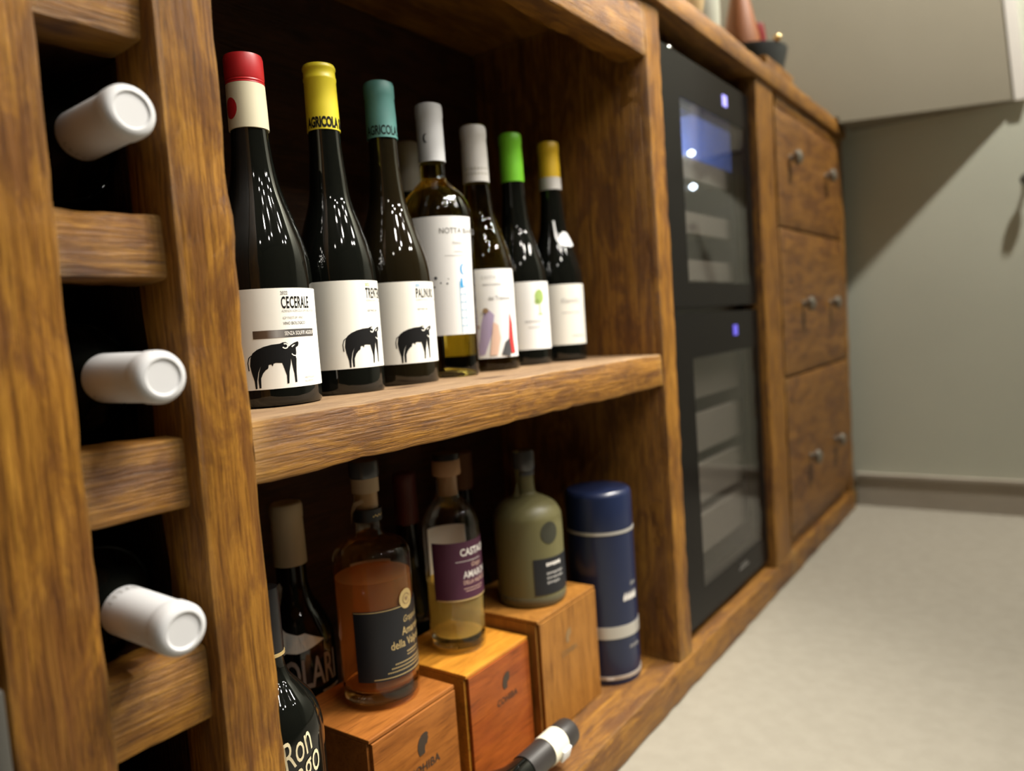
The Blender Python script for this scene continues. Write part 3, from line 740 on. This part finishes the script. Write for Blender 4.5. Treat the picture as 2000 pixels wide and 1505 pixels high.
HEAD = [(.36,.0),(.62,.02),(.60,.16),(.64,.34),(.74,.42),(.84,.40),(.88,.50),(.98,.66),(.92,.78),(1.0,.86),(.84,.98),(.60,1.0),(.36,.94),(.16,.80),(.04,.60),(.0,.36),(.06,.14),(.14,.0)]
def stamp(fp, hx, hy, u, v, s, txt, mat):
    lay('emblem', xform(poly_bm([HEAD]), u - s * .4, v, 0, s * .78, s), (0, -hy - .0004, 0), mat, fp)
    b = text_bm(txt, s * .40, .95, .012, spacing=1.05)
    wdt = max(q.co.x for q in b.verts)
    lay('lettering', xform(b, u - wdt / 2, v - s * .82), (0, -hy - .0004, 0), mat, fp)
t, fp, hx, hy, h = cigar_box('tan cigar box under the amber grappa bottle', .457, .580, .080, .196, .1725, M['cigar1'], True)
stamp(fp, hx, hy, .008, .074, .021, 'COHIBA', M['stamp'])
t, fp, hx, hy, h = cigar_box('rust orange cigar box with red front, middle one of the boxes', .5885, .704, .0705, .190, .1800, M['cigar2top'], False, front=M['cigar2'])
stamp(fp, hx, hy, .010, .087, .018, 'COHIBA', M['stamp'])
t, fp, hx, hy, h = cigar_box('honey coloured cigar box, tallest, beside the navy tin', .7085, .8445, .058, .192, .1970, M['cigar3'], False)
stamp(fp, hx, hy, -.004, .098, .017, 'COHIBA', plain('faded_stamp', (.22, .13, .05), .6))

# ---- amber grappa
zb = .1727
t = thing('spirit_bottle', 'amber spirit bottle with a black label and gold seal', 'bottle', (.5306, .136, zb), facing(.5306, .136))
outer = smooth_prof([(0, .004), (.030, .002), (.036, .0), (.0392, .005), (.0394, .03), (.0394, .09), (.0394, .140), (.0385, .151), (.0340, .1590), (.0250, .1635), (.0165, .1665), (.0135, .171), (.0128, .180), (.0128, .212)], 5)
lathe('glass_body', outer, M['amber_glass'], t, 64); rf = rfun([q for q in outer if q[0] > .012 and q[1] > .002])
lathe('spirit', [(0, .018), (.034, .018), (.0375, .022), (.0380, .06), (.0380, .1280), (0, .1280)], M['amber'], t, 64)
lathe('glass_foot', [(0, .004), (.030, .003), (.0375, .006), (.0380, .0165), (0, .0165)], M['clear_base'], t, 64)
lathe('cork', [(0, .196), (.0115, .196), (.0115, .212), (.0138, .2125), (.0138, .2270), (0, .2270)], M['cork_pale'], t, 40)
lathe('stopper', [(0, .2275), (.0145, .2275), (.0150, .229), (.0150, .2430), (.0140, .2445), (0, .2445)], M['grey_glass_stop'], t, 40)
nb = lathe('neck_band', [(.0130, .1835), (.0150, .1835), (.0150, .1955), (.0130, .1955)], M['black_label'], t, 40)
wrap('print', poly_bm([rect(k * .0022, (k % 2) * .001, k * .0022 + .0014, .0016 + (k % 2) * .001) for k in range(6)]), rfun([(.015, .18), (.015, .2)]), 20, .188, M['gold_ink'], nb, off=.0003, step=.001)
wrap('paper_seal', poly_bm([[(-.020, -.016), (-.017, -.017), (-.012, -.004), (-.006, .004), (.0, .008), (-.002, .011), (-.010, .007), (-.016, -.004)]]), rf, -8, .197, M['cork_pale'], t, off=.0040, step=.002, rref=.0135)
lb = label_patch('label', rf, -34, 100, .0300, .1010, M['black_label'], t, off=.0004)
label_patch('back_label', rf, 150, 215, .03, .13, plain('tan_back_label', (.50, .36, .24), .6), t, off=.0003)
rr = .0394
wrap('border', poly_bm([rect(0, 0, .058, .0008)]), rf, -33, .0995, M['gold_ink'], lb, rref=rr)
wrap('border', poly_bm([rect(0, 0, .075, .0008)]), rf, -10, .0318, M['gold_ink'], lb, rref=rr)
sl = wrap('seal', poly_bm([ell(0, 0, .0092, .0100, 28)]), rf, 49, .1060, M['gold_ink'], lb, off=.0012, step=.002, rref=rr)
ring = [(.0050 * math.cos(a), .0056 * math.sin(a)) for a in [math.radians(20 + 320 * k / 20) for k in range(21)]] + [(.0043 * math.cos(a), .0049 * math.sin(a)) for a in [math.radians(340 - 320 * k / 20) for k in range(21)]]
heart = [(.0, -.0024), (.0020, .0002), (.0019, .0018), (.0006, .0019), (.0, .0011), (-.0006, .0019), (-.0019, .0018), (-.0020, .0002)]
wrap('print', poly_bm([ring, heart]), rf, 49, .1060, M['brown_ink'], lb, off=.0016, step=.002, rref=rr)
wrap('lettering', text_bm('Grappa di', .0064, .72, .0, .35), rf, 40, .0830, M['gold_ink'], lb, rref=rr)
wrap('lettering', text_bm('Amarone', .0080, .78, .006), rf, 37, .0705, M['gold_ink'], lb, rref=rr)
wrap('lettering', text_bm('della Valpolicella', .0080, .78, .006), rf, 17, .0590, M['gold_ink'], lb, rref=rr)
wrap('lettering', poly_bm([rect(k * .0021, 0, k * .0021 + .0014, .0013) for k in range(10)]), rf, 44, .0520, M['gold_ink'], lb, rref=rr)
wrap('lettering', poly_bm([rect(k * .0021, 0, k * .0021 + .0014, .0010) for k in range(9)]), rf, 44, .0490, M['gold_ink'], lb, rref=rr)
for j in range(3):
    wrap('lettering', poly_bm([rect(k * .0021, 0, k * .0021 + .0015, .0011) for k in range(20 + 3 * j)]), rf, 22 - 6 * j, .0435 - .0036 * j, M['gold_ink'], lb, rref=rr)

# ---- pale grappa, purple label
zb = .1802
t = thing('spirit_bottle', 'clear spirit bottle with a purple label and pale gold liquid', 'bottle', (.6500, .1296, zb), facing(.65, .1296))
outer = smooth_prof([(0, .004), (.026, .002), (.0295, .0), (.0318, .005), (.0323, .02), (.0325, .08), (.0325, .136), (.0316, .146), (.0270, .158), (.0190, .168), (.0140, .175), (.0128, .182), (.0128, .198)], 5)
lathe('glass_body', outer, M['clear'], t, 64); rf = rfun([q for q in outer if q[0] > .012 and q[1] > .002])
lathe('spirit', [(0, .017), (.027, .017), (.0305, .022), (.0310, .05), (.0310, .0790), (0, .0790)], M['gold'], t, 64)
lathe('glass_foot', [(0, .006), (.024, .004), (.0300, .006), (.0305, .0135), (.026, .0160), (0, .0160)], M['clear_base'], t, 64)
lathe('cork', [(0, .176), (.0112, .176), (.0112, .1985), (0, .1985)], M['cork'], t, 36)
lathe('stopper', [(0, .199), (.0155, .199), (.0162, .2005), (.0162, .2150), (.0155, .2165), (0, .2165)], M['cork'], t, 40)
lathe('stopper_top', [(0, .2168), (.0158, .2168), (.0158, .2225), (.0150, .2240), (0, .2240)], M['dark_plastic'], t, 40)
lb = label_patch('label', rf, -44, 95, .0620, .1275, M['purple'], t, off=.0004)
label_patch('back_label', rf, 150, 238, .0700, .1330, M['white_ink'], t, off=.0003)
rr = .0325
wrap('border', poly_bm([rect(0, 0, .07, .0016)]), rf, -40, .0615, M['gold_ink'], lb, rref=rr)
wrap('lettering', text_bm('CASTAGNER', .0078, .80, .03), rf, 14, .1120, M['white_ink'], lb, rref=rr)
wrap('rule', poly_bm([rect(0, 0, .034, .0006)]), rf, 4, .1055, M['white_ink'], lb, rref=rr)
wrap('lettering', text_bm('Grappa', .0052, .7, 0, .3), rf, 36, .0985, M['peach_ink'], lb, rref=rr)
wrap('lettering', text_bm('AMARONE', .0078, .75, .012), rf, 18, .0865, M['white_ink'], lb, rref=rr)
wrap('lettering', text_bm('DELLA VALPOLICELLA', .0044, .70), rf, 17, .0795, M['peach_ink'], lb, rref=rr)
wrap('rule', poly_bm([rect(0, 0, .028, .0006), rect(.002, -.003, .026, -.0024)]), rf, 17, .0745, M['peach_ink'], lb, rref=rr)

# ---- frosted olive bottle
zb = .1972
t = thing('spirit_bottle', 'frosted olive green spirit bottle with a black dot and black label', 'bottle', (.7755, .1095, zb), facing(.7755, .1095))
outer = smooth_prof([(0, .003), (.034, .002), (.040, .0), (.0428, .004), (.0432, .014), (.0432, .06), (.0432, .100), (.0415, .112), (.0345, .1225), (.0220, .1300), (.0140, .1345), (.0115, .1400), (.0110, .160)], 5)
lathe('glass_body', outer, M['frosted'], t, 64); rf = rfun([q for q in outer if q[0] > .011])
lathe('glass_foot', [(.0424, .0035), (.0434, .005), (.0435, .0125), (.0432, .0130)], M['frosted_clear'], t, 64)
lathe('neck_ring', [(.0110, .158), (.0126, .1585), (.0128, .1625), (.0112, .1635)], M['grey_glass_stop'], t, 32)
lathe('stopper', [(0, .164), (.0125, .164), (.0140, .168), (.0142, .186), (.0130, .1895), (0, .190)], M['grey_glass_stop'], t, 32)
wrap('paper_seal', poly_bm([[(-.0135, .056), (-.0035, .058), (-.004, .030), (-.002, .0), (-.0095, -.002), (-.0110, .028)]]), rf, -10, .1335, M['frosted'], t, off=.0026, step=.002, rref=.012)
wrap('print', poly_bm([ell(0, 0, .0125, .0135, 28)]), rf, 36, .0915, M['olive_dark'], t, off=.0005, rref=.0432)
lb = label_patch('label', rf, 4, 92, .0160, .0605, M['black_label'], t, off=.0005)
for v, n, wv, mm in ((.0505, 7, .0042, 'white_ink'), (.0400, 8, .0030, 'pale_ink'), (.0345, 8, .0026, 'pale_ink'), (.0285, 6, .0030, 'pale_ink')):
    wrap('lettering', poly_bm([rect(k * .0034, (k % 3) * .0004, k * .0034 + .0025, wv) for k in range(n)]), rf, 26, v, M[mm], lb, rref=.0432)

# ---- navy tin
t = thing('gift_tin', 'tall navy blue tin with silver bands standing on the bottom shelf', 'tin', (.9058, .0800, LS), facing(.9058, .08))
R = .0455
tube = lathe('tin_body', [(0, 0), (R - .001, 0), (R, .001), (R, .2045), (R - .001, .2055), (0, .2055)], M['tin'], t, 64)
lathe('tin_lid', [(R - .002, .2095), (R, .2100), (R, .2545), (R - .0015, .2600), (R - .004, .2620), (0, .2620)], M['tin'], t, 64)
lathe('lid_band', [(R - .003, .2055), (R + .0006, .2057), (R + .0006, .2095), (R - .003, .2097)], M['tin_silver'], t, 64)
lathe('foot_band', [(R - .001, .0075), (R + .0005, .0077), (R + .0005, .0125), (R - .001, .0127)], M['tin_silver'], t, 64)
rf = lambda z: R
label_patch('silver_band', rf, -180, 180, .0640, .0805, M['tin_silver'], t, off=.0006)
loops = [[(x + .0045 * k, y) for x, y in ((0, 0), (.0030, .001), (.0042, .007), (.0032, .0125), (.0018, .008), (.0005, .006))] for k in range(6)]
wrap('lettering', poly_bm(loops), rf, 34, .1130, M['white_ink'], t, off=.0006, rref=R)
wrap('lettering', poly_bm([[(x * .6 + .004 * k, y * .7) for x, y in ((0, 0), (.0035, .001), (.0042, .009), (.0018, .008))] for k in range(3)]), rf, 52, .1320, M['pale_ink'], t, off=.0006, rref=R)
wrap('lettering', poly_bm([[(x * .7 + .0042 * k, y * .6) for x, y in ((0, 0), (.0035, .001), (.0042, .009), (.0018, .008))] for k in range(5)]), rf, 42, .0470, M['pale_ink'], t, off=.0006, rref=R)
wrap('seam_mark', poly_bm([rect(0, 0, .010, .0042)]), rf, -4, .0080, M['white_ink'], t, off=.0010, rref=R)

# ---- dark liqueur with torn paper, behind the boxes
t = thing('liqueur_bottle', 'black bottle with a cream capsule, torn tax strip and large grey letters', 'bottle', (.5118, .2420, LS), facing(.5118, .242))
pr = smooth_prof([(0, .003), (.034, .0), (.0395, .004), (.0395, .10), (.0395, .160), (.0375, .178), (.0300, .196), (.0210, .212), (.0170, .226), (.0160, .245), (.0158, .30)], 5)
lathe('body', pr, M['black_glass'], t, 56); rf = rfun([q for q in pr if q[0] > .012])
lathe('capsule', capsule_prof(.2520, .3190, .0176, .0172, .016), M['cream'], t, 48)
wrap('tax_strip', poly_bm([[(-.029, .060), (-.022, .063), (-.0165, .058), (-.018, .040), (-.0150, .024), (-.006, .016), (.004, .012), (.010, .013), (.026, .002), (.010, -.004), (.002, -.006), (-.006, -.004), (-.012, -.009), (-.020, -.011), (-.019, -.002), (-.024, .002), (-.0265, .030), (-.030, .050)]]), rf, -7, .172, M['torn'], t, off=.0010, rref=.0300)
wrap('lettering', text_bm('OLARI', .0310, .48, .012), rf, -25, .1275, M['olari'], t, off=.0008, rref=.0395)
wrap('rule', poly_bm([rect(0, 0, .025, .0030)]), rf, 32, .1170, M['olari'], t, off=.0008, rref=.0395)
# ---- rum bottle in front
t = thing('rum_bottle', 'black rum bottle with cream script lettering, right behind the middle post', 'bottle', (.3690, .0900, LS), facing(.369, .09))
pr = smooth_prof([(0, .003), (.033, .0), (.0370, .004), (.0370, .09), (.0370, .160), (.0362, .178), (.0310, .196), (.0210, .210), (.0130, .221), (.0100, .236), (.0098, .285)], 5)
lathe('body', pr, M['black_glass'], t, 56); rf = rfun([q for q in pr if q[0] > .012])
lathe('capsule', [(.0098, .2400), (.0110, .2400), (.0108, .290), (.0104, .2930), (0, .2930)], M['dark_plastic'], t, 36)
lathe('gold_ring', [(.0098, .2370), (.0116, .2372), (.0116, .2398), (.0098, .2400)], M['gold_ink'], t, 36)
wrap('lettering', xform(text_bm('Ron', .0215, .55, .0, .8), 0, 0, math.radians(28)), rf, 4, .1530, M['ron'], t, off=.0006, rref=.037)
wrap('lettering', xform(text_bm('Lago', .0230, .55, .0, .8), 0, 0, math.radians(28)), rf, 6, .1320, M['ron'], t, off=.0006, rref=.037)
# ---- capped necks at the back
t = thing('wine_bottle', 'dark bottle with a dull red capsule hidden in the back row', 'bottle', (.6975, .2440, LS), facing(.6975, .244))
lathe('body', burgundy(.036, top=.300, sh=.115), M['black_glass'], t, 40)
lathe('capsule', capsule_prof(.2500, .3150, .0152, .0148, .012), plain('dull_red_foil', (.10, .022, .018), .5), t, 36)
t = thing('spirit_bottle', 'dark bottle with a brown wooden stopper in the back row', 'bottle', (.8120, .2440, LS), facing(.812, .244))
lathe('body', burgundy(.036, top=.270, sh=.105), M['black_glass'], t, 40)
lathe('stopper', [(0, .2705), (.0150, .2705), (.0160, .273), (.0160, .318), (.0150, .3210), (0, .3210)], plain('brown_stopper', (.16, .075, .03), .6), t, 36)
# ---- bottle lying along the front edge
t = thing('wine_bottle', 'dark bottle lying along the front edge of the bottom shelf', 'bottle', (.398, .0110, LS + .0375), 0)
t.rotation_euler = (0, math.pi / 2, 0)
pr = smooth_prof([(0, .003), (.030, .0), (.0360, .004), (.0360, .08), (.0360, .11), (.0310, .135), (.0200, .165), (.0150, .19), (.0146, .25)], 4)
lathe('body', pr, M['black_glass'], t, 40)
lathe('capsule', [(.0146, .200), (.0156, .200), (.0154, .262), (.0158, .264), (.0158, .282), (.0150, .287), (.012, .2885), (0, .2885)], plain('charcoal_foil', (.030, .026, .024), .4), t, 44)
lathe('paper_band', [(.0150, .2370), (.0162, .2372), (.0162, .2640), (.0150, .2642)], plain('cream_band', (.74, .70, .55), .5), t, 44)
sg = box('paper_seal', -.006, .008, .0150, .0185, .246, .262, M['pale_tag'], t, bev=.0012)
sg.location = (.006, -.0158, .256); sg.rotation_euler = (0, 0, .3)

# ================================================================== THINGS ON THE WORKTOP
TZ = 1.0000
t = thing('jar', 'white ceramic jar standing on the worktop over the fridge', 'jar', (1.365, .072, TZ))
lathe('jar_body', smooth_prof([(0, 0), (.024, 0), (.029, .004), (.034, .03), (.036, .07), (.035, .11), (.030, .14), (.026, .15)], 4), M['ceramic'], t, 40)
lathe('jar_lid', [(0, .151), (.028, .151), (.029, .156), (.020, .164), (.006, .168), (.008, .176), (.006, .182), (0, .183)], M['ceramic'], t, 36)
t = thing('bowl', 'small beige glazed bowl beside the white jar', 'bowl', (1.245, .050, TZ))
lathe('bowl_body', smooth_prof([(0, .0), (.014, .0), (.016, .006), (.026, .03), (.031, .055), (.032, .068), (.029, .068), (.024, .035), (.0, .012)], 3), M['beige'], t, 36)
t = thing('wooden_block', 'thick wooden block under the dark slate bowl', 'block', (1.700, .085, TZ))
o = board('block_body', 1.600, 1.790, .024, .150, TZ, TZ + .052, 'x', WX, t, seed=101); o.location = Vector(o.location) - Vector(t.location)
t = thing('bowl', 'dark slate round bowl on a wooden block', 'bowl', (1.735, .106, TZ + .0535))
lathe('bowl_body', [(0, 0), (.066, 0), (.074, .004), (.085, .046), (.085, .050), (.081, .050), (.070, .012), (0, .010)], M['slate'], t, 48)
t = thing('cone_ornament', 'orange brown cone ornament standing in the dark bowl', 'ornament', (1.706, .108, TZ + .0645))
lathe('cone_body', [(0, 0), (.035, 0), (.037, .004), (.040, .06), (.027, .12), (.014, .18), (0, .215)], M['terracotta'], t, 36)
t = thing('candle_holder', 'dark red glass candle holder standing in the dark bowl', 'candle holder', (1.784, .100, TZ + .0645))
lathe('holder_body', smooth_prof([(0, 0), (.016, 0), (.019, .006), (.023, .045), (.023, .085), (.019, .112), (.016, .112), (.0, .108)], 3), M['red_glass'], t, 32)
o = lathe('glint_ball', [(0, -.008)] + [(.008 * math.cos(a), .008 * math.sin(a)) for a in [math.radians(-75 + 15 * k) for k in range(11)]] + [(0, .008)], M['brass'], None, 24)  # shiny ball added in place of a blurred highlight on the ornaments
o.location = (1.690, .032, TZ + .0655 + .050 + .008); o.location = (1.702, .0295, TZ + .0535 + .0582)
tag(o, 'little brass ball standing in for a highlight on the rim of the dark bowl', 'glint_ball')
t = thing('leaf_sprig', 'dark green leaf sprig leaning behind the white jar', 'leaf', (1.47, .130, TZ))
for k in range(4):
    bm = poly_bm([[(0, 0), (.012, .03), (.014, .07), (.008, .12), (0, .16), (-.008, .12), (-.013, .07), (-.011, .03)]])
    for v in bm.verts: v.co = Vector((v.co.x, v.co.y ** 2 * 1.2, v.co.y))
    bmesh.ops.solidify(bm, geom=bm.faces[:], thickness=.0012)
    o = from_bm('leaf', bm, M['leaf'], t); o.rotation_euler = (.05, 0, k * 1.5)
# hook on the end wall at the right
t = thing('wall_hook', 'dark round hook knob on the sage end wall', 'hook', (XW, -.392, .800))
o = lathe('hook_knob', [(0, 0), (.008, 0), (.008, .003), (.004, .005), (.004, .014), (.011, .018), (.014, .025), (.010, .031), (0, .032)], M['grey_metal'], t, 28)
o.rotation_euler = (0, -math.pi / 2, 0)
